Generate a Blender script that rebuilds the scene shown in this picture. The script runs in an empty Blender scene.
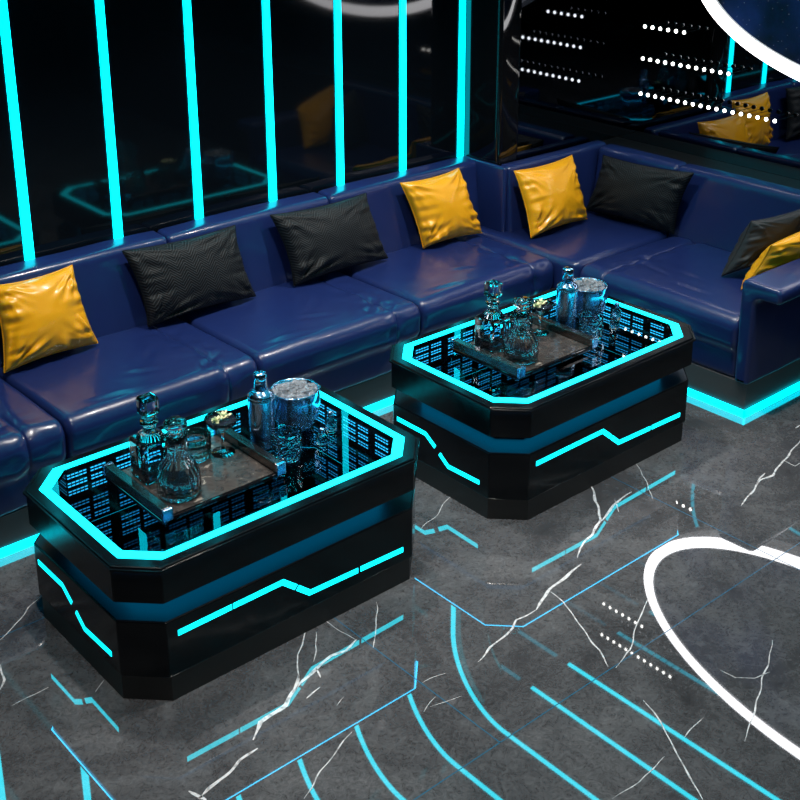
import bpy, bmesh, math, random
from math import sin, cos, pi, sqrt, exp, radians
from mathutils import Vector, noise
random.seed(7)
SC = bpy.context.scene
COL = SC.collection

# ---------------------------------------------------------------- camera, world, exposure, lights
cam = bpy.data.cameras.new('camera')
cam.sensor_width = 36.0
cam.lens = 1231.63 / 800 * 36.0
cam.shift_x = -0.00673
cam.shift_y = -0.1963
cam.clip_start = 0.02
co = bpy.data.objects.new('camera', cam)
co.location = (0, 0, 2.3875)
co.rotation_euler = (radians(90 - 19.272), 0, radians(-41.187))
COL.objects.link(co)
SC.camera = co
SC.view_settings.view_transform = 'Standard'
SC.view_settings.look = 'None'
SC.view_settings.gamma = 1
SC.view_settings.exposure = 0.0

w = bpy.data.worlds.new('world'); SC.world = w; w.use_nodes = True
w.node_tree.nodes['Background'].inputs[0].default_value = (.35, .5, .8, 1)
w.node_tree.nodes['Background'].inputs[1].default_value = 0.02

H = 2.545
def spot(x, y, power, tx, ty, size=88, blend=.8, rad=.035, col=(1, .93, .86)):
    l = bpy.data.lights.new('ceiling_spot', 'SPOT'); l.energy = power; l.spot_size = radians(size)
    l.spot_blend = blend; l.shadow_soft_size = rad; l.color = col
    o = bpy.data.objects.new('ceiling_spot', l); o.location = (x, y, H - .04)
    d = Vector((tx, ty, .3)) - o.location
    o.rotation_euler = d.to_track_quat('-Z', 'Y').to_euler()
    COL.objects.link(o)
SPOTS = [(1.55, 3.3, 110, 1.6, 3.6), (2.55, 3.3, 110, 2.6, 3.6), (3.45, 3.3, 125, 3.6, 3.6), (4.3, 2.95, 60, 4.35, 3.2),
         (1.1, 2.25, 120, 1.1, 2.0), (2.4, 2.3, 150, 2.4, 1.8), (3.7, 2.25, 130, 3.8, 1.6)]
for s in SPOTS: spot(*s)

# ---------------------------------------------------------------- materials
def mat(name, base=(.8, .8, .8), rough=.5, metal=0., ior=1.5, emit=None, es=0., coat=0., coat_r=.1, trans=0., spec=.5):
    m = bpy.data.materials.new(name); m.use_nodes = True
    b = m.node_tree.nodes['Principled BSDF']; I = b.inputs
    I['Base Color'].default_value = (*base, 1); I['Roughness'].default_value = rough
    I['Metallic'].default_value = metal; I['IOR'].default_value = ior
    I['Coat Weight'].default_value = coat; I['Coat Roughness'].default_value = coat_r
    I['Transmission Weight'].default_value = trans; I['Specular IOR Level'].default_value = spec
    if emit: I['Emission Color'].default_value = (*emit, 1); I['Emission Strength'].default_value = es
    return m
def nd(m, t, **kw):
    n = m.node_tree.nodes.new(t)
    for k, v in kw.items(): setattr(n, k, v)
    return n
def bs(m): return m.node_tree.nodes['Principled BSDF']
def lk(m, a, b): m.node_tree.links.new(a, b)
def bump(m, src, strength=.3, dist=.01):
    b = nd(m, 'ShaderNodeBump'); b.inputs['Strength'].default_value = strength; b.inputs['Distance'].default_value = dist
    lk(m, src, b.inputs['Height']); lk(m, b.outputs[0], bs(m).inputs['Normal']); return b
def obco(m, scale=(1, 1, 1)):
    t = nd(m, 'ShaderNodeTexCoord'); p = nd(m, 'ShaderNodeMapping'); p.inputs['Scale'].default_value = scale
    lk(m, t.outputs['Object'], p.inputs[0]); return p.outputs[0]
def noise_tex(m, scale, detail=4, co=None, rough=.5, dist=0.):
    n = nd(m, 'ShaderNodeTexNoise'); n.inputs['Scale'].default_value = scale; n.inputs['Detail'].default_value = detail
    n.inputs['Roughness'].default_value = rough; n.inputs['Distortion'].default_value = dist
    lk(m, co or obco(m), n.inputs['Vector']); return n
def ramp(m, src, pts):
    r = nd(m, 'ShaderNodeValToRGB'); e = r.color_ramp.elements
    while len(e) < len(pts): e.new(.5)
    for el, (p, c) in zip(e, pts): el.position = p; el.color = (*c, 1)
    lk(m, src, r.inputs[0]); return r

CY = (0., .80, 1.)
M = {}
M['strip'] = mat('cyan light strip', (.0, .3, .35), emit=CY, es=5.0)
M['strip_floor'] = mat('cyan skirting light', (.0, .3, .35), emit=CY, es=3.5)
M['band'] = mat('cyan table light', (.0, .3, .35), emit=CY, es=3.4)
M['lip'] = mat('added blue edge glow', (.0, .2, .3), emit=(.02, .55, 1), es=9)  # for the glow added under the table lip
M['white_led'] = mat('white ring light', (.8, .8, .8), emit=(1, .97, 1), es=7)
M['dot'] = mat('white bulb', (.8, .8, .8), emit=(1, .97, .92), es=8)
M['neckled'] = mat('blue neck light', (.0, .2, .3), emit=(.0, .40, .75), es=1.0)
M['ledge'] = mat('satin dark steel ledge', (.12, .13, .15), .36, metal=1)
M['black'] = mat('matt black', (.002, .002, .0025), .5)
M['backwall'] = mat('black wall glass', (.0025, .004, .006), .05, ior=1.45)
M['cornermirror'] = mat('smoked corner mirror', (.11, .12, .14), .03, metal=1)
M['mirror'] = mat('dark mirror', (.25, .26, .29), .012, metal=1)
M['blackgloss'] = mat('black gloss panel', (.004, .004, .005), .05, ior=1.5)
M['ceil'] = mat('black ceiling', (.008, .009, .011), .5)
M['table'] = mat('black table lacquer', (.0025, .0035, .005), .2, ior=1.4, spec=.35)
n = noise_tex(M['table'], 30, 3); r = ramp(M['table'], n.outputs[0], [(.3, (.13, .13, .13)), (.8, (.2, .2, .2))]); lk(M['table'], r.outputs[0], bs(M['table']).inputs['Roughness'])
M['plinth'] = mat('grey sofa plinth', (.055, .058, .062), .4)
M['well'] = mat('black well wall', (.004, .005, .006), .05)
M['wellfloor'] = mat('dark mirror well floor', (.20, .22, .26), .01, metal=1)
M['ringside'] = mat('ring side', (.35, .35, .37), .35, emit=(1, .97, 1), es=.35)  # weak emission puts the ring's light into its side

# leather
def leather(name, c, r=.32, sc=70, b=.12):
    m = mat(name, c, r, ior=1.5, coat=.22, coat_r=.08)
    co_ = obco(m)
    v = nd(m, 'ShaderNodeTexVoronoi'); v.inputs['Scale'].default_value = sc * 4; lk(m, co_, v.inputs['Vector'])
    n = noise_tex(m, 6, 3, co_)
    a = nd(m, 'ShaderNodeMath', operation='MULTIPLY_ADD'); lk(m, v.outputs['Distance'], a.inputs[0]); a.inputs[1].default_value = .05
    lk(m, n.outputs[0], a.inputs[2]); bump(m, a.outputs[0], b, .01)
    return m
M['leather'] = leather('navy leather', (.010, .021, .098), .28)
M['yellow'] = leather('yellow leather', (.86, .38, .008), .3, 50, .25)
# dark fabric with a fine zigzag
def zigzag():
    m = mat('charcoal zigzag fabric', (.012, .014, .018), .62)
    t = nd(m, 'ShaderNodeUVMap'); s = nd(m, 'ShaderNodeSeparateXYZ'); lk(m, t.outputs[0], s.inputs[0])
    a = nd(m, 'ShaderNodeMath', operation='PINGPONG'); lk(m, s.outputs[0], a.inputs[0]); a.inputs[1].default_value = .035
    b = nd(m, 'ShaderNodeMath', operation='ADD'); lk(m, a.outputs[0], b.inputs[0]); lk(m, s.outputs[1], b.inputs[1])
    c = nd(m, 'ShaderNodeMath', operation='MULTIPLY'); lk(m, b.outputs[0], c.inputs[0]); c.inputs[1].default_value = 2 * pi * 75
    d = nd(m, 'ShaderNodeMath', operation='SINE'); lk(m, c.outputs[0], d.inputs[0])
    r = ramp(m, d.outputs[0], [(.4, (.003, .004, .0055)), (.92, (.034, .038, .042))])
    lk(m, r.outputs[0], bs(m).inputs['Base Color']); bump(m, d.outputs[0], .25, .002)
    bs(m).inputs['Specular IOR Level'].default_value = .25
    return m
M['fabric'] = zigzag()
M['plainfab'] = mat('charcoal cushion back', (.014, .016, .019), .6)
# marble floor
def marble():
    m = mat('dark grey marble', (.07, .07, .07), .018, ior=2.3)
    co_ = obco(m)
    n1 = noise_tex(m, 2.2, 10, co_, .68, 1.2)
    r1 = ramp(m, n1.outputs[0], [(.30, (.042, .042, .046)), (.5, (.078, .079, .085)), (.72, (.14, .141, .148))])
    n2 = noise_tex(m, 34, 12, co_, .8, 2.0)
    r2 = ramp(m, n2.outputs[0], [(.36, (.55, .55, .55)), (.5, (1, 1, 1)), (.66, (1.5, 1.5, 1.5))])
    mx = nd(m, 'ShaderNodeMix', data_type='RGBA', blend_type='MULTIPLY'); mx.inputs[0].default_value = 1
    lk(m, r1.outputs[0], mx.inputs[6]); lk(m, r2.outputs[0], mx.inputs[7])
    # hairline veins
    n3 = noise_tex(m, 1.7, 6, co_, .6, .6)
    a = nd(m, 'ShaderNodeMath', operation='SUBTRACT'); lk(m, n3.outputs[0], a.inputs[0]); a.inputs[1].default_value = .5
    b = nd(m, 'ShaderNodeMath', operation='ABSOLUTE'); lk(m, a.outputs[0], b.inputs[0])
    r3 = ramp(m, b.outputs[0], [(0, (.22, .22, .22)), (.0022, (0, 0, 0))])
    m2 = nd(m, 'ShaderNodeMix', data_type='RGBA', blend_type='ADD'); m2.inputs[0].default_value = .12
    lk(m, mx.outputs[2], m2.inputs[6]); lk(m, r3.outputs[0], m2.inputs[7])
    lk(m, m2.outputs[2], bs(m).inputs['Base Color'])
    return m
M['marble'] = marble()
M['vein'] = mat('white marble vein', (.5, .5, .52), .1, ior=1.6)
n = noise_tex(M['vein'], 60, 6); r = ramp(M['vein'], n.outputs[0], [(.30, (.25, .25, .26)), (.55, (.7, .7, .72))]); lk(M['vein'], r.outputs[0], bs(M['vein']).inputs['Base Color'])
M['joint'] = mat('tile joint', (.02, .12, .22), .15)  # blue reflection of the ceiling strips put into the joint colour
# glass
M['glass'] = mat('clear glass', (.95, .98, 1), .01, ior=1.62, trans=1)
M['cutglass'] = mat('cut crystal', (.9, .96, 1), .01, ior=1.62, trans=1)
v = nd(M['cutglass'], 'ShaderNodeTexVoronoi'); v.inputs['Scale'].default_value = 48; lk(M['cutglass'], obco(M['cutglass']), v.inputs['Vector']); bump(M['cutglass'], v.outputs['Distance'], .1, .003)
M['steel'] = mat('polished steel', (.42, .64, .9), .16, metal=1)  # blue tint: the room's reflections put into the grey metal's colour
M['gunmetal'] = mat('dark bronze metal', (.22, .19, .18), .22, metal=1)
M['liquor'] = mat('dark spirit', (.05, .06, .09), .03, ior=1.36, trans=.7)
M['ice'] = mat('crushed ice', (.6, .64, .7), .05, ior=1.31, trans=.7)
M['leaf'] = mat('pale yellow petal', (.75, .72, .42), .5)
M['leafg'] = mat('pale green leaf', (.28, .42, .20), .5)
def stone():
    m = mat('brown tray stone', (.045, .038, .035), .22)
    n = noise_tex(m, 26, 5, None, .6, 1.0)
    r = ramp(m, n.outputs[0], [(.3, (.02, .018, .018)), (.62, (.06, .052, .048)), (.70, (.3, .26, .22))]); lk(m, r.outputs[0], bs(m).inputs['Base Color'])
    return m
M['stone'] = stone()
def starry():
    m = mat('starry screen', (.002, .003, .01), .05, ior=1.5)
    co_ = obco(m)
    n1 = noise_tex(m, 2.2, 6, co_); r1 = ramp(m, n1.outputs[0], [(.42, (.0005, .0008, .004)), (.75, (.01, .03, .16))])
    v = nd(m, 'ShaderNodeTexVoronoi'); v.inputs['Scale'].default_value = 55; lk(m, co_, v.inputs['Vector'])
    r2 = ramp(m, v.outputs['Distance'], [(0, (.9, .95, 1)), (.09, (0, 0, 0))])
    mx = nd(m, 'ShaderNodeMix', data_type='RGBA', blend_type='ADD'); mx.inputs[0].default_value = 1
    lk(m, r1.outputs[0], mx.inputs[6]); lk(m, r2.outputs[0], mx.inputs[7])
    lk(m, mx.outputs[2], bs(m).inputs['Emission Color']); bs(m).inputs['Emission Strength'].default_value = .8; bs(m).inputs['Specular IOR Level'].default_value = .15; bs(m).inputs['Roughness'].default_value = .3
    return m
M['stars'] = starry()
def tableglass():
    m = bpy.data.materials.new('smoked table glass'); m.use_nodes = True; t = m.node_tree; t.nodes.remove(t.nodes['Principled BSDF'])
    o = t.nodes['Material Output']
    f = t.nodes.new('ShaderNodeFresnel'); f.inputs[0].default_value = 1.7
    a = t.nodes.new('ShaderNodeBsdfTransparent'); a.inputs[0].default_value = (.80, .86, .90, 1)
    g = t.nodes.new('ShaderNodeBsdfGlossy'); g.inputs['Roughness'].default_value = .01
    x = t.nodes.new('ShaderNodeMixShader')
    t.links.new(f.outputs[0], x.inputs[0]); t.links.new(a.outputs[0], x.inputs[1]); t.links.new(g.outputs[0], x.inputs[2]); t.links.new(x.outputs[0], o.inputs[0])
    return m
M['tglass'] = tableglass()
for i, s in enumerate((2.2, 1.5, .9, .5, .28)):  # falling strengths put the well's fade with depth into the emission
    M['dash%d' % i] = mat('blue signal light %d' % i, (.0, .1, .15), emit=(.02, .45, .85), es=s)

# ---------------------------------------------------------------- helpers
def obj(name, bm, m, parent=None, smooth=False, loc=None):
    me = bpy.data.meshes.new(name); bmesh.ops.recalc_face_normals(bm, faces=bm.faces[:])
    bm.to_mesh(me); bm.free()
    for x in (m if isinstance(m, (list, tuple)) else [m]): me.materials.append(x)
    if smooth:
        for p in me.polygons: p.use_smooth = True
    o = bpy.data.objects.new(name, me); COL.objects.link(o)
    if parent:
        o.parent = parent
        o.location = -Vector(parent.location)      # meshes are built in room coordinates
        if parent.parent: o.location -= Vector(parent.parent.location); o.location = (0, 0, 0)
    if loc: o.location = loc
    return o
def empty(name, label, cat, loc=(0, 0, 0), group=None):
    o = bpy.data.objects.new(name, None); COL.objects.link(o); o.location = loc; o.empty_display_size = .05
    return tag(o, label, cat, group)
def tag(o, label, cat, group=None):
    o['label'] = label; o['category'] = cat
    if group: o['group'] = group
    return o
def struct(name, bm, m, smooth=False):
    o = obj(name, bm, m, None, smooth); o['kind'] = 'structure'; return o
def box(bm, x0, x1, y0, y1, z0, z1, bev=0, mi=0, seg=2):
    vs = [bm.verts.new((x, y, z)) for x in (x0, x1) for y in (y0, y1) for z in (z0, z1)]
    fs = [bm.faces.new([vs[i] for i in q]) for q in ((0, 1, 3, 2), (4, 6, 7, 5), (0, 4, 5, 1), (2, 3, 7, 6), (0, 2, 6, 4), (1, 5, 7, 3))]
    for f in fs: f.material_index = mi
    if bev:
        es = list({e for f in fs for e in f.edges})
        r = bmesh.ops.bevel(bm, geom=es, offset=bev, segments=seg, profile=.5, affect='EDGES')
        for f in r['faces']: f.material_index = mi
    return fs
def prism(bm, poly, z0, z1, bev=0, mi=0, seg=2):
    a = [bm.verts.new((x, y, z0)) for x, y in poly]; b = [bm.verts.new((x, y, z1)) for x, y in poly]; n = len(poly)
    fs = [bm.faces.new(a), bm.faces.new(b)] + [bm.faces.new((a[i], a[(i + 1) % n], b[(i + 1) % n], b[i])) for i in range(n)]
    for f in fs: f.material_index = mi
    if bev:
        bmesh.ops.bevel(bm, geom=list({e for f in fs for e in f.edges}), offset=bev, segments=seg, profile=.5, affect='EDGES')
def ringprism(bm, po, pi_, z0, z1, bev=0, seg=3):
    n = len(po); L = []
    for poly, z in ((po, z0), (po, z1), (pi_, z1), (pi_, z0)): L.append([bm.verts.new((x, y, z)) for x, y in poly])
    fs = []
    for k in range(4):
        A, B = L[k], L[(k + 1) % 4]
        fs += [bm.faces.new((A[i], A[(i + 1) % n], B[(i + 1) % n], B[i])) for i in range(n)]
    if bev:
        es = [bm.edges.get((L[1][i], L[1][(i + 1) % n])) for i in range(n)] + [bm.edges.get((L[0][i], L[1][i])) for i in range(n)]
        bmesh.ops.bevel(bm, geom=es, offset=bev, segments=seg, profile=.5, affect='EDGES')
def octo(x0, y0, x1, y1, c): return [(x0, y1 - c), (x0, y0 + c), (x0 + c, y0), (x1 - c, y0), (x1, y0 + c), (x1, y1 - c), (x1 - c, y1), (x0 + c, y1)]
def lathe(bm, pts, cx=0, cy=0, n=40, flute=0, amp=0, mi=0, cap=True, fz=None):
    rings = []
    for r, z in pts:
        k = 1 if (fz is None or fz[0] <= z <= fz[1]) else 0
        rings.append([bm.verts.new((cx + r * (1 + k * amp * cos(flute * 2 * pi * i / n)) * cos(2 * pi * i / n), cy + r * (1 + k * amp * cos(flute * 2 * pi * i / n)) * sin(2 * pi * i / n), z)) for i in range(n)])
    for a, b in zip(rings, rings[1:]):
        for i in range(n): bm.faces.new((a[i], a[(i + 1) % n], b[(i + 1) % n], b[i])).material_index = mi
    if cap: bm.faces.new(rings[0]).material_index = mi; bm.faces.new(rings[-1]).material_index = mi
def ribbon(bm, pts, width, z, mi=0):
    # flat strip on a horizontal plane along pts, tapered at its ends
    P = [Vector((x, y)) for x, y in pts]; Q = []
    for a, b in zip(P, P[1:]):
        k = max(1, int((b - a).length / .012))
        Q += [a.lerp(b, i / k) for i in range(k)]
    Q.append(P[-1]); n = len(Q); L = []
    s = random.random() * 50
    for i, q in enumerate(Q):
        t = (Q[min(i + 1, n - 1)] - Q[max(i - 1, 0)]).normalized(); nn = Vector((-t.y, t.x))
        wv = width * (.35 + .65 * min(1, i / (n * .18), (n - 1 - i) / (n * .18) + .05)) * (.7 + .9 * abs(noise.noise(Vector((i * .2, s, 0)))))
        off = nn * noise.noise(Vector((i * .16, s + 9, 0))) * .009
        L.append((bm.verts.new((*(q + off + nn * wv / 2), z)), bm.verts.new((*(q + off - nn * wv / 2), z))))
    for a, b in zip(L, L[1:]): bm.faces.new((a[0], a[1], b[1], b[0])).material_index = mi
# ---------------------------------------------------------------- the room
YW, XW, YJ, XJ, XM = 4.345, 5.03, 4.115, 4.185, 5.12
VEINS = [[[[1.253,2.239],[1.312,2.251],[1.411,2.283],[1.471,2.29]],0.014],[[[1.254,2.279],[1.266,2.222]],0.012],[[[1.48,2.322],[1.535,2.368],[1.579,2.372],[1.628,2.378],[1.685,2.413],[1.732,2.458]],0.016],[[[1.689,2.409],[1.789,2.45],[1.859,2.468],[1.907,2.457],[1.965,2.47]],0.014],[[[1.896,2.627],[1.826,2.559],[1.787,2.531],[1.719,2.44]],0.006],[[[1.894,2.583],[1.844,2.512],[1.803,2.474]],0.004],[[[1.791,2.448],[1.771,2.407]],0.008],[[[1.749,2.374],[1.69,2.363]],0.006],[[[1.775,2.295],[1.736,2.278]],0.003],[[[1.703,2.169],[1.592,2.125],[1.526,2.096],[1.459,2.058]],0.005],[[[2.131,2.579],[2.06,2.484],[1.982,2.404]],0.004],[[[1.946,2.631],[1.95,2.534],[1.96,2.474]],0.003],[[[2.171,2.152],[2.243,2.175],[2.366,2.197],[2.402,2.219],[2.484,2.215]],0.009],[[[2.484,2.215],[2.599,2.256],[2.689,2.272],[2.786,2.287]],0.013],[[[2.591,2.248],[2.582,2.184],[2.533,2.07],[2.487,1.95],[2.446,1.881]],0.006],[[[2.803,2.319],[2.856,2.352],[2.949,2.378],[3.045,2.423],[3.114,2.496],[3.231,2.631]],0.012],[[[3.034,2.414],[3.161,2.455],[3.282,2.47]],0.01],[[[3.191,2.475],[3.14,2.41]],0.005],[[[3.477,2.618],[3.4,2.503],[3.299,2.39]],0.004],[[[2.458,1.864],[2.555,1.89],[2.667,1.953],[2.795,2.012],[2.893,2.072]],0.005],[[[3.507,2.144],[3.716,2.207],[3.783,2.198],[3.902,2.226],[4.109,2.281]],0.01],[[[3.664,2.194],[3.776,2.224]],0.007],[[[3.915,2.235],[3.909,2.178],[3.944,2.178]],0.005],[[[4.184,2.352],[4.223,2.353]],0.01],[[[2.41,1.722],[2.372,1.636],[2.336,1.574],[2.266,1.463],[2.222,1.386]],0.006],[[[2.051,1.54],[2.152,1.53],[2.274,1.543]],0.004],[[[2.375,1.55],[2.477,1.565]],0.004],[[[2.919,1.635],[2.808,1.576],[2.652,1.51],[2.55,1.464],[2.485,1.433]],0.005],[[[2.517,2.798],[2.607,2.824],[2.726,2.882],[2.799,2.912]],0.004],[[[1.144,3.188],[1.197,3.22],[1.279,3.283],[1.333,3.312]],0.005],[[[1.047,2.971],[1.072,3.006],[1.094,3.076]],0.008],[[[1.044,2.884],[1.101,2.89],[1.157,2.892]],0.004],[[[1.289,2.816],[1.247,2.785]],0.004],[[[1.983,2.192],[2.065,2.179]],0.003],[[[1.905,2.098],[1.973,2.121]],0.003],[[[1.932,2.102],[2.029,2.072]],0.003],[[[2.682,1.656],[2.685,1.606],[2.729,1.568],[2.785,1.554]],0.004]]
bm = bmesh.new()
box(bm, -1.6, 5.25, -1.6, 4.5, -.06, 0)
for a, b in (((-1.6, 1.872), (4.94, 1.872)), ((-1.6, 3.202), (4.94, 3.202)), ((-1.6, .542), (4.94, .542)), ((1.98, 1.872), (1.98, 3.202)), ((.65, .542), (.65, 1.872)), ((3.31, .542), (3.31, 1.872)), ((.65, 1.872), (.65, 3.202)), ((3.31, 1.872), (3.31, 3.202))):
    x0, x1 = min(a[0], b[0]) - .0015, max(a[0], b[0]) + .0015; y0, y1 = min(a[1], b[1]) - .0015, max(a[1], b[1]) + .0015
    f = bm.faces.new([bm.verts.new(p) for p in ((x0, y0, .0003), (x1, y0, .0003), (x1, y1, .0003), (x0, y1, .0003))]); f.material_index = 2
for pts, wv in VEINS: ribbon(bm, pts, wv * .8, .0006, 1)
struct('floor', bm, [M['marble'], M['vein'], M['joint']])
bm = bmesh.new(); box(bm, -1.6, 5.25, -1.6, 4.5, H, H + .05); struct('ceiling', bm, M['ceil'])
# back wall with a cove into the ceiling
R0, CYc, CZc = .44, YW - .44, H - .44
prof = [(YW, 0), (YW, CZc)] + [(CYc + R0 * cos(a), CZc + R0 * sin(a)) for a in [pi / 2 * k / 16 for k in range(1, 17)]]
bm = bmesh.new(); A = [bm.verts.new((-1.5, y, z)) for y, z in prof]; B = [bm.verts.new((XJ, y, z)) for y, z in prof]
for i in range(len(prof) - 1): bm.faces.new((A[i], A[i + 1], B[i + 1], B[i]))
A2 = bm.verts.new((-1.5, 4.49, H)); B2 = bm.verts.new((XJ, 4.49, H)); A3 = bm.verts.new((-1.5, 4.49, 0)); B3 = bm.verts.new((XJ, 4.49, 0))
bm.faces.new((A[-1], A2, B2, B[-1])); bm.faces.new((A2, A3, B3, B2)); bm.faces.new((A3, A[0], B[0], B3)); bm.faces.new(A + [A2, A3]); bm.faces.new(B + [B2, B3])
o = struct('wall_back', bm, M['backwall'])
for p in o.data.polygons: p.use_smooth = False
bm = bmesh.new(); box(bm, 4.335, XM, YJ, YW + .14, 0, H); struct('wall_corner', bm, M['cornermirror'])
bm = bmesh.new(); box(bm, XJ, 4.334, YJ - .02, YW + .14, 0, H, .02, seg=4); struct('trim_1', bm, M['blackgloss'], True)
bm = bmesh.new(); box(bm, XM, XM + .1, -1.6, YW + .1, 0, H); struct('wall_right', bm, M['mirror'])
bm = bmesh.new(); box(bm, 4.936, XM, -1.5, YJ, 0, .735, .004); struct('trim_2', bm, M['black'])
bm = bmesh.new(); box(bm, -1.6, -1.5, -1.6, 4.5, 0, H); struct('wall_left', bm, M['blackgloss'])
bm = bmesh.new(); box(bm, -1.5, XM, -1.6, -1.5, 0, H); struct('wall_front', bm, M['blackgloss'])

# light strips up the back wall, round the cove and across the ceiling
def arcstrip(x, low=.60):
    d = .008
    P = [(YW - d, low), (YW - d, CZc)] + [(CYc + (R0 - d) * cos(a), CZc + (R0 - d) * sin(a)) for a in [pi / 2 * k / 20 for k in range(1, 21)]] + [(-1.4, H - d)]
    bm = bmesh.new(); Q = [(y, z) for y, z in P]; hw = .0195
    O = [(YW + .001, low), (YW + .001, CZc)] + [(CYc + (R0 + .001) * cos(a), CZc + (R0 + .001) * sin(a)) for a in [pi / 2 * k / 20 for k in range(1, 21)]] + [(-1.4, H + .001)]
    W_ = lambda z, y: 1 if z < 1.7 else max(.58, 1 - (z - 1.7) * .6)
    V = [[bm.verts.new((x + s * W_(z, y), y, z)) for y, z in L] for s in (-hw, hw) for L in (P, O)]
    for i in range(len(P) - 1):
        bm.faces.new((V[0][i], V[0][i + 1], V[2][i + 1], V[2][i])); bm.faces.new((V[0][i], V[0][i + 1], V[1][i + 1], V[1][i])); bm.faces.new((V[2][i], V[2][i + 1], V[3][i + 1], V[3][i]))
    bm.faces.new((V[0][0], V[1][0], V[3][0], V[2][0])); bm.faces.new((V[0][-1], V[1][-1], V[3][-1], V[2][-1]))
    return bm
names = ['leftmost light strip in view, above the first yellow cushion', 'cyan strip left of the first seam of the sofa back',
         'cyan strip ending above the middle of the left charcoal cushion', 'cyan strip ending above left corner of the second charcoal cushion', 'cyan strip ending above the right part of the second charcoal cushion',
         'cyan strip ending above the left corner of the yellow cushion by the sofa step', 'rightmost cyan wall strip, tight against the black corner pillar']
for i in range(-2, 7):
    o = obj('light_strip', arcstrip(1.861 + .3843 * i), M['strip'])
    if i >= 0: lab = names[i]
    elif i == -1: lab = 'cyan strip seen only as the reflection at the lower left edge of the floor'
    else: lab = 'farthest left cyan strip, outside the frame on the black wall'
    tag(o, lab, 'light strip', 'cyan light strips up the back wall')
for k, (xa, xb, lab) in enumerate(((4.56, 4.545, 'cyan ceiling strip left of the corner, mirrored in the floor as the second lowest long line'), (4.887, 4.887, 'cyan ceiling strip along the right wall, mirrored in the floor nearest the white ring'))):
    bm = bmesh.new(); vs = [(xa - .0115, YJ - .05), (xa + .0115, YJ - .05), (xb + .0115, -1.4), (xb - .0115, -1.4)]
    prism(bm, vs, H - .008, H + .001); tag(obj('ceiling_light_strip', bm, M['strip']), lab, 'light strip', 'cyan strips on the ceiling')

# rows of round white bulbs on the right wall
def dots(z, n, y0, dy, lab):
    t = empty('bulb_row', lab, 'wall light', (XW, y0 - dy * n / 2, z), 'rows of white bulbs on the right wall')
    me = None
    for k in range(n):
        if me is None:
            bm = bmesh.new(); bmesh.ops.create_uvsphere(bm, u_segments=14, v_segments=8, radius=.0092)
            me_ = bmesh.ops.create_cone(bm, cap_ends=True, segments=10, radius1=.0108, radius2=.0108, depth=.010)
            for v_ in me_['verts']: v_.co = Vector((v_.co.z + .005, v_.co.y, v_.co.x))
            box(bm, .009, XM - XW, -.0012, .0012, -.0012, .0012, mi=1)
            for f in bm.faces:
                if any(v_ in me_['verts'] for v_ in f.verts): f.material_index = 1
            bm.to_mesh(me := bpy.data.meshes.new('bulb')); bm.free(); me.materials.append(M['dot']); me.materials.append(M['black'])
        o = bpy.data.objects.new('bulb', me); COL.objects.link(o); o.parent = t
        o.location = (0, y0 - dy * k - (y0 - dy * n / 2), 0)
dots(1.018, 18, 3.905, .0467, 'lowest and longest row of white bulbs on the dark mirror wall')
dots(1.200, 12, 3.905, .0471, 'middle row of twelve white bulbs on the dark mirror wall')
dots(1.364, 6, 3.905, .0484, 'short row of six white bulbs beside the top of the ring')
dots(2.104, 7, 3.935, .0479, 'short upper row of seven bulbs, seen only mirrored in the floor left of the ring')
dots(2.325, 12, 3.935, .0463, 'topmost row of bulbs, seen only mirrored in the floor beside the long cyan line')

# oval ring light with a starry screen
def oval(a, b, yc, zc, n=128): return [(yc + a * cos(2 * pi * k / n), zc + b * sin(2 * pi * k / n)) for k in range(n)]
rc = (2.40, 1.75)
ring = empty('ring_light', 'large white oval ring light around a starry screen on the right mirror wall', 'ring light', (XW, rc[0], rc[1]))
def xring(o_, i_, x0, x1):
    bm = bmesh.new(); n = len(o_)
    L = [[bm.verts.new((x, *p)) for p in q] for q, x in ((o_, x0), (o_, x1), (i_, x1), (i_, x0))]
    for k in range(4):
        for i in range(n): bm.faces.new((L[k][i], L[k][(i + 1) % n], L[(k + 1) % 4][(i + 1) % n], L[(k + 1) % 4][i]))
    return bm
obj('light_band', xring(oval(1.258, .598, *rc), oval(1.195, .535, *rc), XW - .006, XW + .010), M['white_led'], ring, True)
obj('housing', xring(oval(1.262, .602, *rc), oval(1.19, .53, *rc), XW, XM), M['ringside'], ring, True)
bm = bmesh.new(); vs = [bm.verts.new((XW + .01, *p)) for p in oval(1.192, .532, *rc)]; v2 = [bm.verts.new((XW + .08, *p)) for p in oval(1.192, .532, *rc)]
bm.faces.new(vs); bm.faces.new(v2)
for i in range(len(vs)): bm.faces.new((vs[i], vs[(i + 1) % len(vs)], v2[(i + 1) % len(vs)], v2[i]))
o = obj('screen', bm, M['stars'], ring); o['label'] = 'dark starry sky screen'
# downlight fixtures
for k, s in enumerate(SPOTS):
    t = empty('ceiling_downlight', 'recessed round downlight overhead, seen only by its glow', 'ceiling light', (s[0], s[1], H), 'downlights in the black ceiling')
    bm = bmesh.new(); lathe(bm, [(.055, H), (.055, H - .01), (.042, H - .012), (.04, H - .002)], s[0], s[1], 24, cap=False); obj('trim', bm, M['blackgloss'], t)
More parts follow.
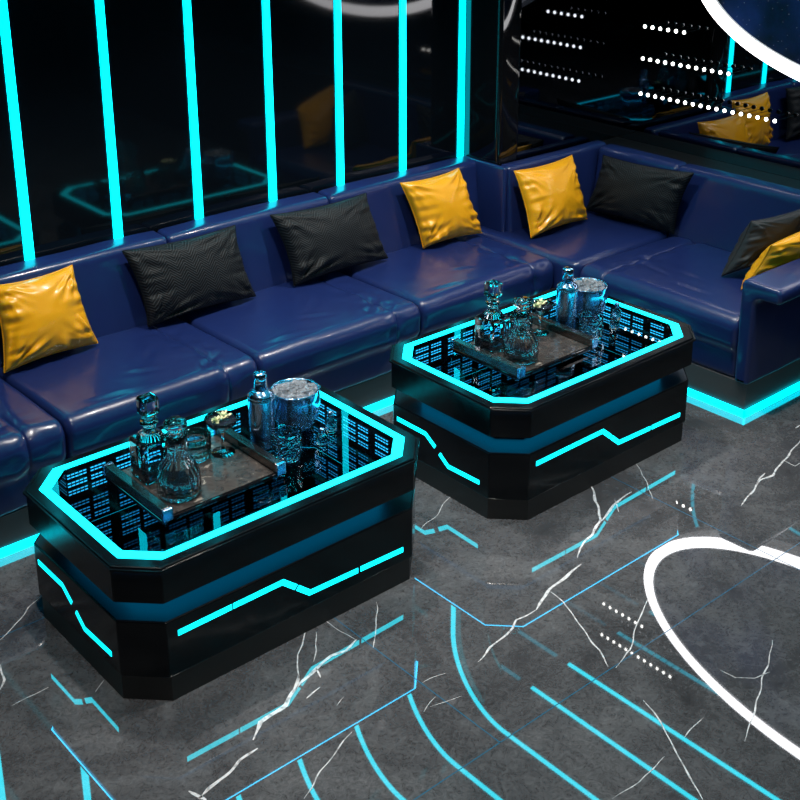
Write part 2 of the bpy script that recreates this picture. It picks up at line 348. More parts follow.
# ---------------------------------------------------------------- the sofa
def rounded(pts, step=.014):
    # pts: (x, z, radius) closed polygon -> densely sampled outline
    n = len(pts); out = []
    for i in range(n):
        p, a, b = Vector(pts[i][:2]), Vector(pts[i - 1][:2]), Vector(pts[(i + 1) % n][:2]); r = pts[i][2]
        d1, d2 = (a - p).normalized(), (b - p).normalized()
        if r <= 0: out.append([p]); continue
        ang = d1.angle(d2); t = min(r / math.tan(ang / 2), (a - p).length * .48, (b - p).length * .48); r = t * math.tan(ang / 2)
        c = p + (d1 + d2).normalized() * (r / sin(ang / 2)); s, e = p + d1 * t, p + d2 * t
        k = max(3, int(r * (pi - ang) / .008)); seg = []
        for j in range(k + 1):
            v = (s - c).lerp(e - c, j / k)
            v = v.normalized() * r; seg.append(c + v)
        out.append(seg)
    res = []
    for i in range(n):
        res += out[i]; a, b = out[i][-1], out[(i + 1) % n][0]; L = (b - a).length; k = int(L / step)
        res += [a.lerp(b, j / k) for j in range(1, k)] if k > 1 else []
    return res
def loft(pts, s0, s1, fmap, seams=(), endr=.03, puff=.0, wr=.004, seed=0, step=.016, creases=()):
    P = rounded(pts); n = len(P); N = []
    for i in range(n):
        t = P[(i + 1) % n] - P[i - 1]; N.append(Vector((t.y, -t.x)).normalized())
    c = sum((Vector(p) for p in P), Vector((0, 0))) / n
    if sum(N[i].dot(P[i] - c) for i in range(n)) < 0: N = [-q for q in N]
    st = []; x = 0; Ls = s1 - s0
    e = [endr * (1 - cos(pi / 2 * k / 6)) for k in range(7)]
    st = e + [endr + (Ls - 2 * endr) * k / max(1, int(Ls / step)) for k in range(1, int(Ls / step))] + [Ls - q for q in reversed(e)]
    for sm in seams: st += [sm - s0 + d for d in (-.006, -.003, 0, .003, .006)]
    st = sorted(set(round(v, 5) for v in st))
    bm = bmesh.new(); rings = []
    for d in st:
        de = min(d, Ls - d); ins = 0
        if de < endr: ins = endr * (1 - sqrt(max(0, 1 - ((endr - de) / endr) ** 2)))
        ring = []
        for i, (p, nn) in enumerate(zip(P, N)):
            o = -ins + puff * (1 - abs(2 * d / Ls - 1) ** 3.0)
            s = s0 + d
            for sm in seams:
                q = abs(s - sm); o -= .006 * exp(-(q / .0035) ** 2) + .004 * exp(-(q / .02) ** 2)
                o += .010 * exp(-(q / .06) ** 2) * noise.noise(Vector((s * 22 + seed, p.x * 18, p.y * 18)))
            v3 = Vector((s * 3.2 + seed, p.x * 3.2, p.y * 3.2))
            o += wr * noise.noise(v3) + wr * .5 * noise.noise(v3 * 3.1)
            for (cs, cp, ca, cl, cw, cd) in creases:
                ds, dp = s - cs, (p.x - cp)
                if p.y > c.y:
                    u_, v_ = ds * cos(ca) + dp * sin(ca), -ds * sin(ca) + dp * cos(ca)
                    o -= cd * exp(-(u_ / cl) ** 2) * (exp(-(v_ / cw) ** 2) - .7 * exp(-((v_ - cw * 2) / cw) ** 2))
            q = p + nn * o; ring.append(bm.verts.new(fmap(s, q.x, q.y)))
        rings.append(ring)
    for a, b in zip(rings, rings[1:]):
        for i in range(n): bm.faces.new((a[i], a[(i + 1) % n], b[(i + 1) % n], b[i]))
    bm.faces.new(rings[0]); bm.faces.new(rings[-1])
    return bm
mY = lambda s, a, z: (s, a, z)       # runs along the back wall
mX = lambda s, a, z: (a, s, z)       # runs along the right wall
SEAT = lambda f, b: [(f + .012, .148, .02), (f + .004, .27, 0), (f - .012, .30, 0), (f - .014, .425, .062), (b, .418, .02), (b, .148, .01)]
BACK = lambda f, b: [(f - .05, .30, .01), (f + .002, .752, .028), (b, .757, .02), (b, .30, .01)]
FY, FX = 3.60, 4.105
G = 'sections of the navy leather corner sofa'
def cre(x0, f, sd):
    r = random.Random(sd); L = []
    L.append((x0 + .74 - .10, f + .10, .5, .05, .010, .006)); L.append((x0 + .40, f + .17, -.4, .05, .012, .005)); L.append((x0 + .50, f + .30, .9, .06, .014, .005))
    L.append((x0 + .20, f + .06, -.15, .09, .012, .004)); L.append((x0 + .60, f + .07, 1.2, .04, .010, .006)); L.append((x0 + .70, f + .2, 1.4, .07, .010, .004))
    return L
xs = [.77, 1.608, 2.405, 3.24, 4.075]
labs = ['navy leather sofa section at the left edge of the frame, mostly cut off', 'navy leather sofa section with the left yellow cushion\'s right half, behind the left table',
        'navy leather sofa section between the two tables, behind the chrome shaker', 'navy leather sofa section ending at the step, behind the right table']
for i in range(4):
    a, b = xs[i], xs[i + 1]
    t = empty('sofa_section', labs[i], 'sofa', ((a + b) / 2, 3.95, 0), G)
    obj('seat', loft(SEAT(FY, 4.19), a + .003, b - .003, mY, seams=(b - .145,), endr=.028, puff=.006, wr=.0035, seed=i * 7.3, creases=cre(a, FY, i)), M['leather'], t, True)
    be = 4.184 if i == 3 else b
    obj('backrest', loft(BACK(4.215, 4.330), a + .002, be - .002, mY, endr=.02, puff=.004, wr=.003, seed=i * 3 + 50), M['leather'], t, True)
    bm = bmesh.new(); box(bm, a, b if i < 3 else 4.2, FY + .012, 4.2, 0, .148); obj('plinth', bm, M['plinth'], t)
    bm = bmesh.new(); box(bm, a, b if i < 3 else FX + .006, FY + .004, FY + .012, .0, .032); obj('light_strip', bm, M['strip_floor'], t)
# corner section
t = empty('sofa_section', 'navy leather corner section of the sofa, square seat in front of the step', 'sofa', (4.45, 3.75, 0), G)
bm = bmesh.new(); prism(bm, [(4.078, 3.60), (4.105, 3.478), (4.795, 3.478), (4.795, 4.06), (4.19, 4.06), (4.19, 4.2), (4.078, 4.2)], .15, .427, .04, seg=5)
bmesh.ops.triangulate(bm, faces=[f for f in bm.faces if len(f.verts) > 4]); obj('seat', bm, M['leather'], t, True)
obj('backrest', loft([(3.99, .30, .01), (4.02, .757, .025), (4.094, .757, .02), (4.094, .30, .01)], 4.188, 4.93, mY, endr=.02, wr=.002, seed=9), M['leather'], t, True)
bm = bmesh.new(); box(bm, 4.115, 4.9, 3.50, 4.08, 0, .15); obj('plinth', bm, M['plinth'], t)
# the leather side of the step
bm = bmesh.new(); box(bm, 4.155, 4.184, 4.02, 4.330, .40, .757, .012, seg=3)
t2 = obj('step_panel', bm, M['leather'], t, True)
# right wall section with the arm
t = empty('sofa_section', 'navy leather sofa section with the arm along the right mirror wall', 'sofa', (4.45, 3.0, 0), G)
obj('seat', loft(SEAT(FX, 4.79), 2.607, 3.472, mX, seams=(3.33,), endr=.028, puff=.006, wr=.0035, seed=33, creases=[(3.30, FX + .10, 1.2, .05, .010, .006), (3.2, FX + .2, .3, .06, .012, .005), (2.95, FX + .12, .0, .07, .012, .005), (3.05, FX + .25, .2, .05, .014, .004)]), M['leather'], t, True)
obj('backrest', loft(BACK(4.825, 4.925), 2.5, 3.50, mX, endr=.02, puff=.004, wr=.003, seed=70), M['leather'], t, True)
obj('backrest', loft(BACK(4.825, 4.925), 3.50, 4.0, mX, endr=.02, puff=.004, wr=.003, seed=74), M['leather'], t, True)
ARM = [(2.54, .148, .01), (2.54, .535, .03), (2.425, .54, .02), (2.425, .60, .028), (2.612, .608, .03), (2.606, .148, .01)]
obj('arm', loft([(a, b, r) for a, b, r in ARM], FX - .012, 4.9, mY, endr=.018, wr=.002, seed=12), M['leather'], t, True)
bm = bmesh.new(); box(bm, FX + .004, 4.93, 2.548, 3.50, 0, .148); obj('plinth', bm, M['plinth'], t)
bm = bmesh.new(); box(bm, FX - .006, FX + .002, 2.538, FY + .004, 0, .032); box(bm, FX - .006, 4.93, 2.538, 2.546, 0, .032); obj('light_strip', bm, M['strip_floor'], t)

# ---------------------------------------------------------------- cushions
def pillow(lab, tl, tr, br, bl, nrm, m, T=.13, seed=0, grp=None, back=.35, n=44):
    tl, tr, br, bl, nrm = map(Vector, (tl, tr, br, bl, nrm)); nrm.normalize()
    W, Hh = (tr - tl).length, (tl - bl).length
    bm = bmesh.new(); uvl = bm.loops.layers.uv.new('UVMap'); G2 = []
    for side in (1, -1):
        g = []
        for j in range(n + 1):
            row = []
            for i in range(n + 1):
                u, v = 2 * i / n - 1, 2 * j / n - 1
                u, v = sin(u * pi / 2) * .35 + u * .65, sin(v * pi / 2) * .35 + v * .65
                uu, vv = u * (1 - .085 * (1 - v * v)), v * (1 - .085 * (1 - u * u))
                a, b = (uu + 1) / 2, (vv + 1) / 2
                p = (bl.lerp(br, a)).lerp(tl.lerp(tr, a), b)
                k = max(0, (1 - u * u) * (1 - v * v)); th = T * k ** .42
                e = max(abs(u), abs(v)); rad = sqrt(u * u + v * v)
                wr = 0
                for (cu, cv) in ((-1, -1), (1, -1), (-1, 1), (1, 1)):
                    du, dv = u - cu, v - cv; r_ = sqrt(du * du + dv * dv) + 1e-5; an = math.atan2(dv, du)
                    amp = 1.5 if (cu, cv) == (-1, -1) else .7
                    wr += amp * .020 * exp(-((r_ - .45) / .42) ** 2) * noise.noise(Vector((an * 5.5 + seed, r_ * 1.3, seed + cu * 3 + cv)))
                for (ed, co_) in ((1 + u, v), (1 - u, v), (1 + v, u)):
                    wr += .017 * exp(-(ed / .38) ** 2) * noise.noise(Vector((co_ * 6.5 + seed, ed * 1.5, seed + 5)))
                wr += .006 * noise.noise(Vector((u * 2 + seed, v * 2, side)))
                wr *= min(1, k * 9)
                q = p + nrm * (side * th * ((1 - back) if side > 0 else back) + wr * (1 if side > 0 else .5))
                if e > .999 and side < 0: row.append(G2[0][j][i]); continue
                row.append((bm.verts.new(q), (a * W, b * Hh)))
            g.append(row)
        G2.append(g)
        for j in range(n):
            for i in range(n):
                q = [g[j][i], g[j][i + 1], g[j + 1][i + 1], g[j + 1][i]]
                f = bm.faces.new([x[0] for x in q])
                for l, x in zip(f.loops, q): l[uvl].uv = x[1]
    cc = (tl + tr + bl + br) / 4
    t = empty('cushion', lab, 'cushion', (bl + br) / 2, grp)
    obj('cover', bm, m, t, True)
    # piping seam round the edge
    path = []
    for k in range(4 * n):
        s_, i = divmod(k, n); f_ = i / n * 2 - 1
        u, v = ((f_, -1), (1, f_), (-f_, 1), (-1, -f_))[s_]
        uu, vv = u * (1 - .085 * (1 - v * v)), v * (1 - .085 * (1 - u * u)); a, b = (uu + 1) / 2, (vv + 1) / 2
        path.append((bl.lerp(br, a)).lerp(tl.lerp(tr, a), b))
    tube(bm2 := bmesh.new(), path, .0022, closed=True); obj('piping', bm2, m, t, True)
def tube(bm, path, r, closed=False, k=6):
    n = len(path); R = []
    for i, p in enumerate(path):
        a = path[(i + 1) % n] if (closed or i < n - 1) else p; b = path[i - 1] if (closed or i > 0) else p
        t = (Vector(a) - Vector(b)).normalized(); s = t.orthogonal() if i == 0 else (s - t * s.dot(t))
        s.normalize(); c = t.cross(s)
        R.append([bm.verts.new(Vector(p) + s * r * cos(2 * pi * j / k) + c * r * sin(2 * pi * j / k)) for j in range(k)])
    for i in range(n if closed else n - 1):
        A, B = R[i], R[(i + 1) % n]
        for j in range(k): bm.faces.new((A[j], A[(j + 1) % k], B[(j + 1) % k], B[j]))
Y, F = M['yellow'], M['fabric']
GY, GB = 'yellow leather cushions on the sofa', 'charcoal zigzag cushions on the sofa'
nb = (-.05, -1, .35)
pillow('yellow leather cushion at the left edge of the frame', (1.633, 4.170, 0.747), (1.953, 4.170, 0.751), (1.996, 4.098, 0.437), (1.604, 4.080, 0.437), nb, Y, 0.13, 1, GY, 0.35)
pillow('charcoal zigzag cushion behind the left table, between first and second sections', (2.167, 4.170, 0.758), (2.697, 4.170, 0.749), (2.741, 4.102, 0.437), (2.223, 4.109, 0.437), nb, F, 0.13, 2, GB, 0.35)
pillow('charcoal zigzag cushion between a charcoal one and the yellow one', (2.876, 4.170, 0.755), (3.410, 4.170, 0.747), (3.474, 4.092, 0.437), (2.933, 4.090, 0.437), nb, F, 0.13, 3.3, GB, 0.35)
pillow('yellow leather cushion against the sofa back left of the step', (3.616, 4.170, 0.754), (3.995, 4.170, 0.756), (4.054, 4.062, 0.437), (3.689, 4.089, 0.437), nb, Y, 0.13, 4.1, GY, 0.35)
pillow('yellow leather cushion right of the step, in the corner seat', (4.177, 3.975, 0.749), (4.596, 3.975, 0.754), (4.611, 3.868, 0.437), (4.180, 3.852, 0.437), nb, Y, 0.13, 5.2, GY, 0.35)
pillow('charcoal zigzag cushion leaning in the corner against the right wall section', (4.760, 3.909, 0.738), (4.760, 3.349, 0.764), (4.752, 3.432, 0.437), (4.718, 3.974, 0.437), (-1, -.2, .35), F, 0.13, 6.7, GB, 0.35)
pillow('charcoal cushion at the right edge, behind the yellow one by the arm', (4.53, 2.87, .69), (4.79, 2.73, .745), (4.79, 2.86, .445), (4.44, 2.935, .437), (-.1, -1, .35), M['plainfab'], .17, 8.1, GB, .5)
pillow('yellow leather cushion at the right edge, leaning on the sofa arm', (4.385, 2.67, .665), (4.76, 2.575, .755), (4.76, 2.70, .47), (4.355, 2.775, .44), (-.1, -1, .35), Y, .19, 9.4, GY, .55)

# ---------------------------------------------------------------- tables
X0, X1, Y0, Y1, TZ, CH = 1.288, 2.406, 2.593, 3.317, .45, .098
def inset(d, c): return octo(X0 + d, Y0 + d, X1 - d, Y1 - d, c)
tb = empty('light_up_table', 'black octagonal coffee table with cyan light lines, left of the two and nearer the camera', 'coffee table', (X0 + .56, Y0 + .36, 0), 'black light-up coffee tables')
bm = bmesh.new(); ringprism(bm, inset(0, CH), inset(.0605, .083), .336, TZ, .0045, 2); o = obj('top_frame', bm, M['table'], tb)
bm = bmesh.new(); ringprism(bm, inset(-.0065, CH + .0016), inset(.004, CH - .001), .4395, .4445, 0); ringprism(bm, inset(-.0065, CH + .0016), inset(-.0052, CH + .0012), .4382, .4396, 0); obj('added_lip', bm, M['table'], tb)  # lip and skirt added to hide the edge glow from above
bm = bmesh.new(); ringprism(bm, inset(-.0050, CH + .0012), inset(-.0004, CH), .4388, .4394); o = obj('added_edge_glow', bm, M['lip'], tb)  # glow added under the lip to draw a blue line in the floor
bm = bmesh.new(); ringprism(bm, inset(.094, .071), inset(.0995, .070), .276, .334); obj('neck_light', bm, M['neckled'], tb)
bm = bmesh.new(); ringprism(bm, inset(.0335, .088), inset(.0615, .083), TZ + .0002, TZ + .0016); obj('light_band', bm, M['band'], tb)
bm = bmesh.new(); bm.faces.new([bm.verts.new((x, y, TZ - .0002)) for x, y in inset(.062, .083)]); o = obj('glass_top', bm, M['tglass'], tb); o['label'] = 'smoked glass top'
bm = bmesh.new(); prism(bm, inset(0.004, .0993), .084, .268, .0035, seg=2); obj('base', bm, M['table'], tb)
bm = bmesh.new(); ringprism(bm, inset(.009, .0985), inset(.096, .071), .266, .2692); obj('ledge', bm, M['ledge'], tb)
bm = bmesh.new(); ringprism(bm, inset(.10, .07), inset(.115, .066), .266, .338); obj('neck', bm, M['table'], tb)
bm = bmesh.new(); prism(bm, inset(.009, .102), 0, .083); obj('plinth', bm, M['black'], tb)
# mirrored light well under the glass
iw = inset(.066, .082)
bm = bmesh.new(); a = [bm.verts.new((x, y, .342)) for x, y in iw]; bm.faces.new(a).material_index = 1; b = [bm.verts.new((x, y, .443)) for x, y in iw]
for i in range(8): bm.faces.new((a[i], a[(i + 1) % 8], b[(i + 1) % 8], b[i]))
o = obj('light_well', bm, [M['well'], M['wellfloor']], tb); o['label'] = 'black mirrored well under the glass'
def dashes(side):
    xa, xb, ya, yb = X0 + .15, X1 - .15, Y0 + .15, Y1 - .15
    L = (xb - xa) if side in 'fn' else (yb - ya)
    off = .0685
    def quad(bm, s, e, z, h, mi):
        if side == 'f': P = [(xa + s, Y1 - off), (xa + e, Y1 - off)]
        elif side == 'n': P = [(xa + s, Y0 + off), (xa + e, Y0 + off)]
        elif side == 'r': P = [(X1 - off, yb - s), (X1 - off, yb - e)]
        else: P = [(X0 + off, yb - s), (X0 + off, yb - e)]
        f = bm.faces.new([bm.verts.new((*P[0], z)), bm.verts.new((*P[1], z)), bm.verts.new((*P[1], z + h)), bm.verts.new((*P[0], z + h))]); f.material_index = mi
    s = .0; r = random.Random(3)
    while s < L - .05:
        bm = bmesh.new()
        for n_, gap in ((5, .012), (4, .036)):
            wd = .0105
            for row in range(3):
                zt = .432 - row * .029 - (row // 2) * .0
                for ln in range(2):
                    for k in range(n_):
                        e0 = s + k * (wd + .0032)
                        if e0 + wd > L: continue
                        quad(bm, e0, e0 + wd, zt - ln * .0105 - .0048, .0042, row // 2)
            s += n_ * (wd + .0032) + gap
        obj('light_panel', bm, [M['dash%d' % i] for i in range(5)], tb)
for sd in 'fnrl': dashes(sd)
# cyan light lines on the base
def wline(pts, side, wv, name='light_line'):
    bm = bmesh.new(); P = [Vector(p) for p in pts]; n = len(P); L = []
    for i, p in enumerate(P):
        d1 = (P[i] - P[i - 1]).normalized() if i else (P[1] - P[0]).normalized(); d2 = (P[i + 1] - P[i]).normalized() if i < n - 1 else d1
        m_ = (d1 + d2).normalized(); nn = Vector((-m_.y, m_.x)) * (wv / 2 / max(.5, m_.dot(d1)))
        if i in (0, n - 1) and abs(d1.x) > .85: nn = Vector((0, wv / 2 / d1.x))
        L.append((p + nn, p - nn))
    def mk(q, d):
        if side == 'front': return (q[0], Y0 + .004 - d, q[1])
        if side == 'back': return (X0 + X1 - q[0], Y1 - .004 + d, q[1])
        if side == 'left': return (X0 + .004 - d, q[0], q[1])
        return (X1 - .004 + d, q[0], q[1])
    A = [[bm.verts.new(mk(q, d)) for q in pr_] for d in (.0012, -.002) for pr_ in L]
    F_, B_ = A[:n], A[n:]
    for i in range(n - 1):
        bm.faces.new((F_[i][0], F_[i + 1][0], F_[i + 1][1], F_[i][1])); bm.faces.new((F_[i][0], F_[i + 1][0], B_[i + 1][0], B_[i][0])); bm.faces.new((F_[i][1], F_[i + 1][1], B_[i + 1][1], B_[i][1]))
    for i in (0, n - 1): bm.faces.new((F_[i][0], F_[i][1], B_[i][1], B_[i][0]))
    obj(name, bm, M['band'], tb)
for sd in ('front', 'back'):
    wline([(1.427, .219), (1.606, .221)], sd, .018); wline([(1.611, .221), (1.787, .222), (1.834, .183)], sd, .018)
    wline([(1.840, .178), (1.885, .140), (2.074, .135)], sd, .018); wline([(2.084, .135), (2.262, .130)], sd, .018)
for sd in ('left', 'right'):
    wline([(3.190, .212), (3.030, .212), (2.976, .178)], sd, .017); wline([(2.952, .160), (2.905, .127), (2.743, .132)], sd, .017)

# ---------------------------------------------------------------- things on the table
S1 = []
def thing(name, label, cat, loc, label2, grp):
    t = empty(name, label, cat, loc, grp); S1.append((t, label2)); return t
GZ = TZ + .0017
# tray
t = thing('serving_tray', 'black stone serving tray with bronze end bars on the left table', 'tray', (1.705, 2.93, GZ), 'black stone serving tray with bronze end bars on the right table', 'serving trays')
bm = bmesh.new(); box(bm, 1.495, 1.925, 2.765, 3.105, .458, .4735, .003); obj('base', bm, M['blackgloss'], t)
bm = bmesh.new(); box(bm, 1.527, 1.893, 2.775, 3.095, .4734, .4752); obj('stone_top', bm, M['stone'], t)
for xx in (1.497, 1.895):
    bm = bmesh.new(); box(bm, xx, xx + .028, 2.768, 3.102, .472, .506, .003); hb = obj('end_bar', bm, M['gunmetal'], t)
    bm = bmesh.new(); box(bm, xx - .002, xx + .030, 2.755, 2.7678, .470, .508, .002); obj('cap', bm, M['steel'], hb)
    bm = bmesh.new(); box(bm, xx - .002, xx + .030, 3.1022, 3.115, .470, .508, .002); obj('cap', bm, M['steel'], hb)
for xx in (1.51, 1.90):
    for yy in (2.78, 3.09):
        bm = bmesh.new(); lathe(bm, [(.008, GZ), (.008, .4585)], xx, yy, 12); obj('foot', bm, M['steel'], t)
SZ = .4755
# square decanter
cx, cy = 1.605, 3.005
t = thing('square_decanter', 'square cut crystal decanter with cube stopper on the left tray', 'decanter', (cx, cy, SZ), 'square cut crystal decanter with cube stopper on the right tray', 'crystal decanters')
bm = bmesh.new(); s = .040
box(bm, cx - s, cx + s, cy - s, cy + s, SZ, SZ + .115, .008)
bmesh.ops.subdivide_edges(bm, edges=bm.edges[:], cuts=1)
obj('body', bm, M['cutglass'], t)
bm = bmesh.new(); lathe(bm, [(.034, SZ + .1155), (.030, SZ + .125), (.016, SZ + .135), (.014, SZ + .150), (.022, SZ + .156), (.022, SZ + .160)], cx, cy, 24); obj('neck', bm, M['glass'], t, True)
bm = bmesh.new(); lathe(bm, [(.012, SZ + .1605), (.020, SZ + .17), (.012, SZ + .18)], cx, cy, 20); obj('stopper_collar', bm, M['glass'], t, True)
bm = bmesh.new(); box(bm, cx - .022, cx + .022, cy - .022, cy + .022, SZ + .181, SZ + .232, .008, seg=2); obj('stopper', bm, M['cutglass'], t)
bm = bmesh.new(); box(bm, cx - s + .008, cx + s - .008, cy - s + .008, cy + s - .008, SZ + .010, SZ + .04, .004); obj('liquor', bm, M['liquor'], t)
# round decanter
cx, cy = 1.612, 2.862
t = thing('round_decanter', 'round fluted glass decanter with disc stopper at the front of the left tray', 'decanter', (cx, cy, SZ), 'round fluted glass decanter with disc stopper at the front of the right tray', 'crystal decanters')
bm = bmesh.new(); lathe(bm, [(.001, SZ), (.046, SZ), (.051, SZ + .008), (.052, SZ + .035), (.050, SZ + .06), (.040, SZ + .088), (.026, SZ + .105), (.021, SZ + .12), (.020, SZ + .155), (.026, SZ + .164), (.026, SZ + .168),
    (.016, SZ + .168), (.015, SZ + .12), (.020, SZ + .106), (.034, SZ + .088), (.044, SZ + .06), (.046, SZ + .035), (.044, SZ + .012), (.001, SZ + .010)], cx, cy, 96, 16, .03, cap=False, fz=(SZ + .004, SZ + .158)); obj('body', bm, M['glass'], t, True)
bm = bmesh.new(); lathe(bm, [(.001, SZ + .0125), (.0425, SZ + .0125), (.0435, SZ + .034), (.001, SZ + .034)], cx, cy, 40, cap=False); obj('liquor', bm, M['liquor'], t, True)
bm = bmesh.new(); lathe(bm, [(.001, SZ + .150), (.0125, SZ + .150), (.0135, SZ + .170), (.013, SZ + .178), (.027, SZ + .190), (.029, SZ + .197), (.024, SZ + .208), (.001, SZ + .212)], cx, cy, 32, cap=False); obj('stopper', bm, M['glass'], t, True)
# bowl
cx, cy = 1.762, 3.016
t = thing('glass_bowl', 'wide ribbed whisky glass behind the round decanter on the left tray', 'glass', (cx, cy, SZ), 'wide ribbed whisky glass behind the round decanter on the right tray', 'drinking glasses')
bm = bmesh.new(); lathe(bm, [(.001, SZ), (.034, SZ), (.038, SZ + .006), (.041, SZ + .04), (.042, SZ + .072), (.0385, SZ + .072), (.0375, SZ + .04), (.033, SZ + .016), (.001, SZ + .014)], cx, cy, 64, 20, .035, cap=False, fz=(SZ + .003, SZ + .05)); obj('bowl', bm, M['glass'], t, True)
# coupe with garnish
cx, cy = 1.846, 2.985
t = thing('coupe_glass', 'stemmed coupe glass with pale flower garnish on the left tray', 'glass', (cx, cy, SZ), 'stemmed coupe glass with pale flower garnish on the right tray', 'drinking glasses')
bm = bmesh.new(); lathe(bm, [(.001, SZ), (.030, SZ), (.030, SZ + .002), (.006, SZ + .006), (.0035, SZ + .02), (.0035, SZ + .065), (.010, SZ + .074), (.034, SZ + .092), (.044, SZ + .112), (.0425, SZ + .112), (.032, SZ + .094), (.001, SZ + .078)], cx, cy, 40, cap=False); obj('glass', bm, M['glass'], t, True)
bm = bmesh.new(); lathe(bm, [(.001, SZ + .0785), (.031, SZ + .0945), (.039, SZ + .104), (.001, SZ + .104)], cx, cy, 32, cap=False); obj('drink', bm, M['liquor'], t, True)
t = thing('flower_garnish', 'pale yellow flower garnish floating in the coupe on the left tray', 'garnish', (cx, cy, SZ + .1045), 'pale yellow flower garnish floating in the coupe on the right tray', 'flower garnishes')
for nm, mm, cnt, sd in (('petals', M['leaf'], 26, 1), ('leaves', M['leafg'], 9, 2)):
    bm = bmesh.new(); r = random.Random(sd)
    for k in range(cnt):
        a = r.uniform(0, 2 * pi); u_ = (k / cnt - .5) * .066; px, py = cx + u_ * .8 - .003, cy + u_ * .25 + r.uniform(-.007, .007)
        L_, W_, up = r.uniform(.010, .017), r.uniform(.003, .005), r.uniform(.003, .014); z = SZ + .1055
        d = Vector((cos(a), sin(a))); e = Vector((-d.y, d.x)); z += r.uniform(0, .006)
        base = bm.verts.new((px, py, z)); tip = bm.verts.new((px + d.x * L_, py + d.y * L_, z + up)); mid = Vector((px + d.x * L_ * .5, py + d.y * L_ * .5))
        A_ = bm.verts.new((*(mid + e * W_), z + up * .7)); B_ = bm.verts.new((*(mid - e * W_), z + up * .7)); C_ = bm.verts.new((*mid, z + up * .4 - .001))
        bm.faces.new((base, A_, C_)); bm.faces.new((A_, tip, C_)); bm.faces.new((base, C_, B_)); bm.faces.new((C_, tip, B_)); bm.faces.new((base, A_, tip, B_))
    obj(nm, bm, mm, t)
# cocktail shaker
cx, cy = 1.992, 2.978
t = thing('cocktail_shaker', 'tall polished steel cocktail shaker on the left table', 'shaker', (cx, cy, GZ), 'tall polished steel cocktail shaker on the right table', 'cocktail shakers')
bm = bmesh.new(); lathe(bm, [(.001, GZ), (.028, GZ), (.030, GZ + .003), (.0325, GZ + .07), (.034, GZ + .155), (.0345, GZ + .162), (.001, GZ + .162)], cx, cy, 48, cap=False); obj('cup', bm, M['steel'], t, True)
bm = bmesh.new(); lathe(bm, [(.001, GZ + .1622), (.035, GZ + .1622), (.0345, GZ + .168), (.030, GZ + .177), (.020, GZ + .183), (.0178, GZ + .186), (.001, GZ + .186)], cx, cy, 48, cap=False); obj('strainer_lid', bm, M['steel'], t, True)
bm = bmesh.new(); lathe(bm, [(.001, GZ + .1862), (.0176, GZ + .1862), (.0170, GZ + .235), (.0150, GZ + .2395), (.001, GZ + .240)], cx, cy, 32, cap=False); obj('cap', bm, M['steel'], t, True)
# ice bucket
cx, cy = 2.146, 3.006
t = thing('ice_bucket', 'round polished steel ice bucket heaped with ice on the left table', 'ice bucket', (cx, cy, GZ), 'round polished steel ice bucket heaped with ice on the right table', 'ice buckets')
bm = bmesh.new(); lathe(bm, [(.001, GZ), (.030, GZ), (.040, GZ + .006), (.052, GZ + .022), (.061, GZ + .046), (.0655, GZ + .075), (.066, GZ + .105), (.0645, GZ + .130), (.0658, GZ + .132), (.061, GZ + .132), (.0625, GZ + .105), (.055, GZ + .04), (.001, GZ + .02)], cx, cy, 64, cap=False); obj('bucket', bm, M['steel'], t, True)
bm = bmesh.new()
for sgn in (-1, 1): tube(bm, [Vector((cx + sgn * (.064 + .018 * sin(pi * k / 10)), cy - .001, GZ + .127 - .04 * k / 10)) for k in range(11)], .0025)
obj('handle', bm, M['steel'], t, True)
bm = bmesh.new(); r = random.Random(5)
for k in range(130):
    a, q = r.uniform(0, 2 * pi), .053 * sqrt(r.random()); s = r.uniform(.005, .0085)
    m_ = bmesh.ops.create_cube(bm, size=s * 2); c_ = Vector((cx + q * cos(a), cy + q * sin(a), GZ + .117 + .016 * (1 - (q / .055) ** 2) * r.random() + .006 * r.random()))
    rot = __import__('mathutils').Euler((r.uniform(0, 3), r.uniform(0, 3), r.uniform(0, 3))).to_matrix()
    for v_ in m_['verts']: v_.co = rot @ v_.co + c_
ic = obj('crushed_ice', bm, M['ice'], None); ic; ic['kind'] = 'stuff'; tag(ic, 'heap of ice in the steel bucket on the left table', 'ice'); S1.append((ic, 'heap of ice in the steel bucket on the right table'))
# cut tumbler
cx, cy = 2.000, 2.855
t = thing('cut_tumbler', 'diamond cut crystal tumbler in front of the shaker on the left table', 'glass', (cx, cy, GZ), 'diamond cut crystal tumbler in front of the ice bucket on the right table', 'drinking glasses')
bm = bmesh.new(); nn_, hh = 60, 22; prof_o = []
out, inn = [], []
for j in range(hh + 1):
    z = GZ + .002 + .088 * j / hh; ro = .0345 + .004 * min(1, j / 5) if j < 5 else .0385
    row = []
    for i in range(nn_):
        a = 2 * pi * i / nn_; dpt = 0
        if 2 <= j <= 19: dpt = .0022 * (abs(((i / 6 + j / 5) % 1) - .5) * 2) ** .5 * (abs(((i / 6 - j / 5) % 1) - .5) * 2) ** .5
        row.append(bm.verts.new((cx + (ro - .002 + dpt) * cos(a), cy + (ro - .002 + dpt) * sin(a), z)))
    out.append(row)
for j in range(5, hh + 1): inn.append([bm.verts.new((cx + .0335 * cos(2 * pi * i / nn_), cy + .0335 * sin(2 * pi * i / nn_), GZ + .002 + .088 * j / hh)) for i in range(nn_)])
for L_ in (out, inn):
    for a_, b_ in zip(L_, L_[1:]):
        for i in range(nn_): bm.faces.new((a_[i], a_[(i + 1) % nn_], b_[(i + 1) % nn_], b_[i]))
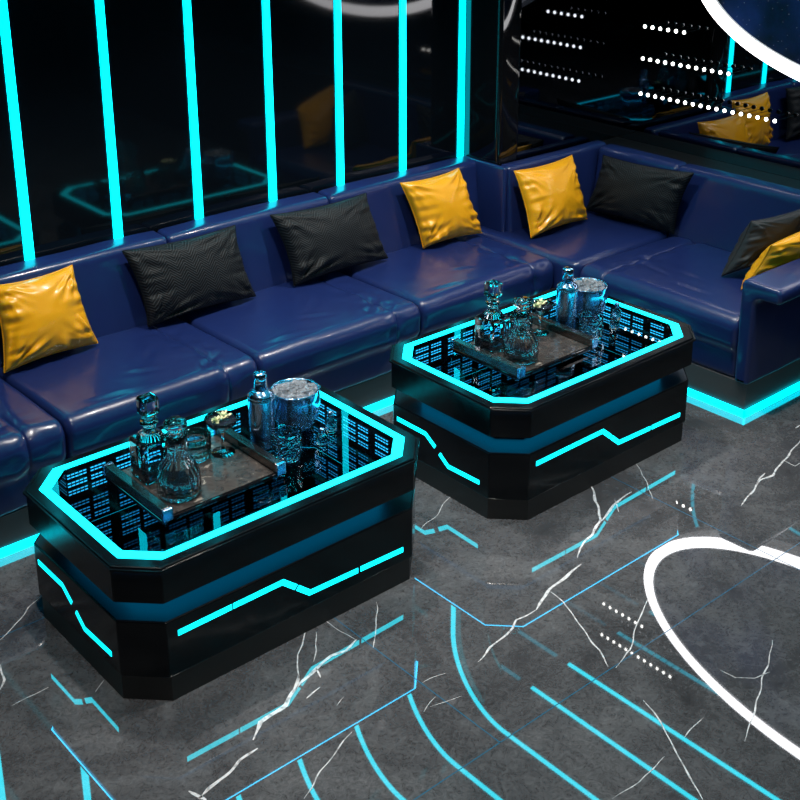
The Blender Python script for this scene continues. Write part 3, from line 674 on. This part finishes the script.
for i in range(nn_): bm.faces.new((out[-1][i], out[-1][(i + 1) % nn_], inn[-1][(i + 1) % nn_], inn[-1][i]))
bm.faces.new(out[0]); bm.faces.new(inn[0]); obj('tumbler', bm, M['glass'], t)
# two small bottles with chrome tops
for (cx, cy, hgt, lb1, lb2) in ((2.135, 2.850, .050, 'small clear bottle with chrome cap beside the tumbler on the left table', 'small clear bottle with chrome cap beside the tumbler on the right table'),
                      (2.215, 2.905, .060, 'small chrome-capped bottle nearest the right end of the left table', 'small chrome-capped bottle nearest the right end of the right table')):
    t = thing('bitters_bottle', lb1, 'bottle', (cx, cy, GZ), lb2, 'small bottles')
    bm = bmesh.new(); lathe(bm, [(.001, GZ), (.013, GZ), (.015, GZ + .004), (.015, GZ + hgt * .6), (.007, GZ + hgt * .78), (.006, GZ + hgt * .85), (.001, GZ + hgt * .85)], cx, cy, 28, cap=False); obj('body', bm, M['glass'], t, True)
    bm = bmesh.new(); lathe(bm, [(.001, GZ + hgt * .852), (.0075, GZ + hgt * .852), (.0088, GZ + hgt * 1.0), (.0065, GZ + hgt * 1.14), (.001, GZ + hgt * 1.18)], cx, cy, 20, cap=False); obj('cap', bm, M['steel'], t, True)

KX, KZ = 1.25, 1.08
for o_, _ in S1:
    if 'tray' in o_.name: continue
    if 'crushed' in o_.name: o_.scale = (KX, KX, KZ); o_.location = (2.146 * (1 - KX), 3.006 * (1 - KX), GZ * (1 - KZ)); continue
    if 'garnish' in o_.name: o_.location.z += .1045 * (KZ - 1)
    o_.scale = (KX, KX, KZ * (1.07 if 'decanter' in o_.name else 1))
# ---------------------------------------------------------------- the second table and its set
def copy_tree(o, parent=None):
    c = o.copy(); COL.objects.link(c); c.parent = parent
    for ch in list(o.children): copy_tree(ch, c)
    return c
D = Vector((2.7385 - X0, -.009, 0))
c = copy_tree(tb); c.location = tb.location + D; c['label'] = 'black octagonal coffee table with cyan light lines, right of the two, beside the sofa corner'
for o, lb in S1:
    c = copy_tree(o); c.location = o.location + D; c['label'] = lb
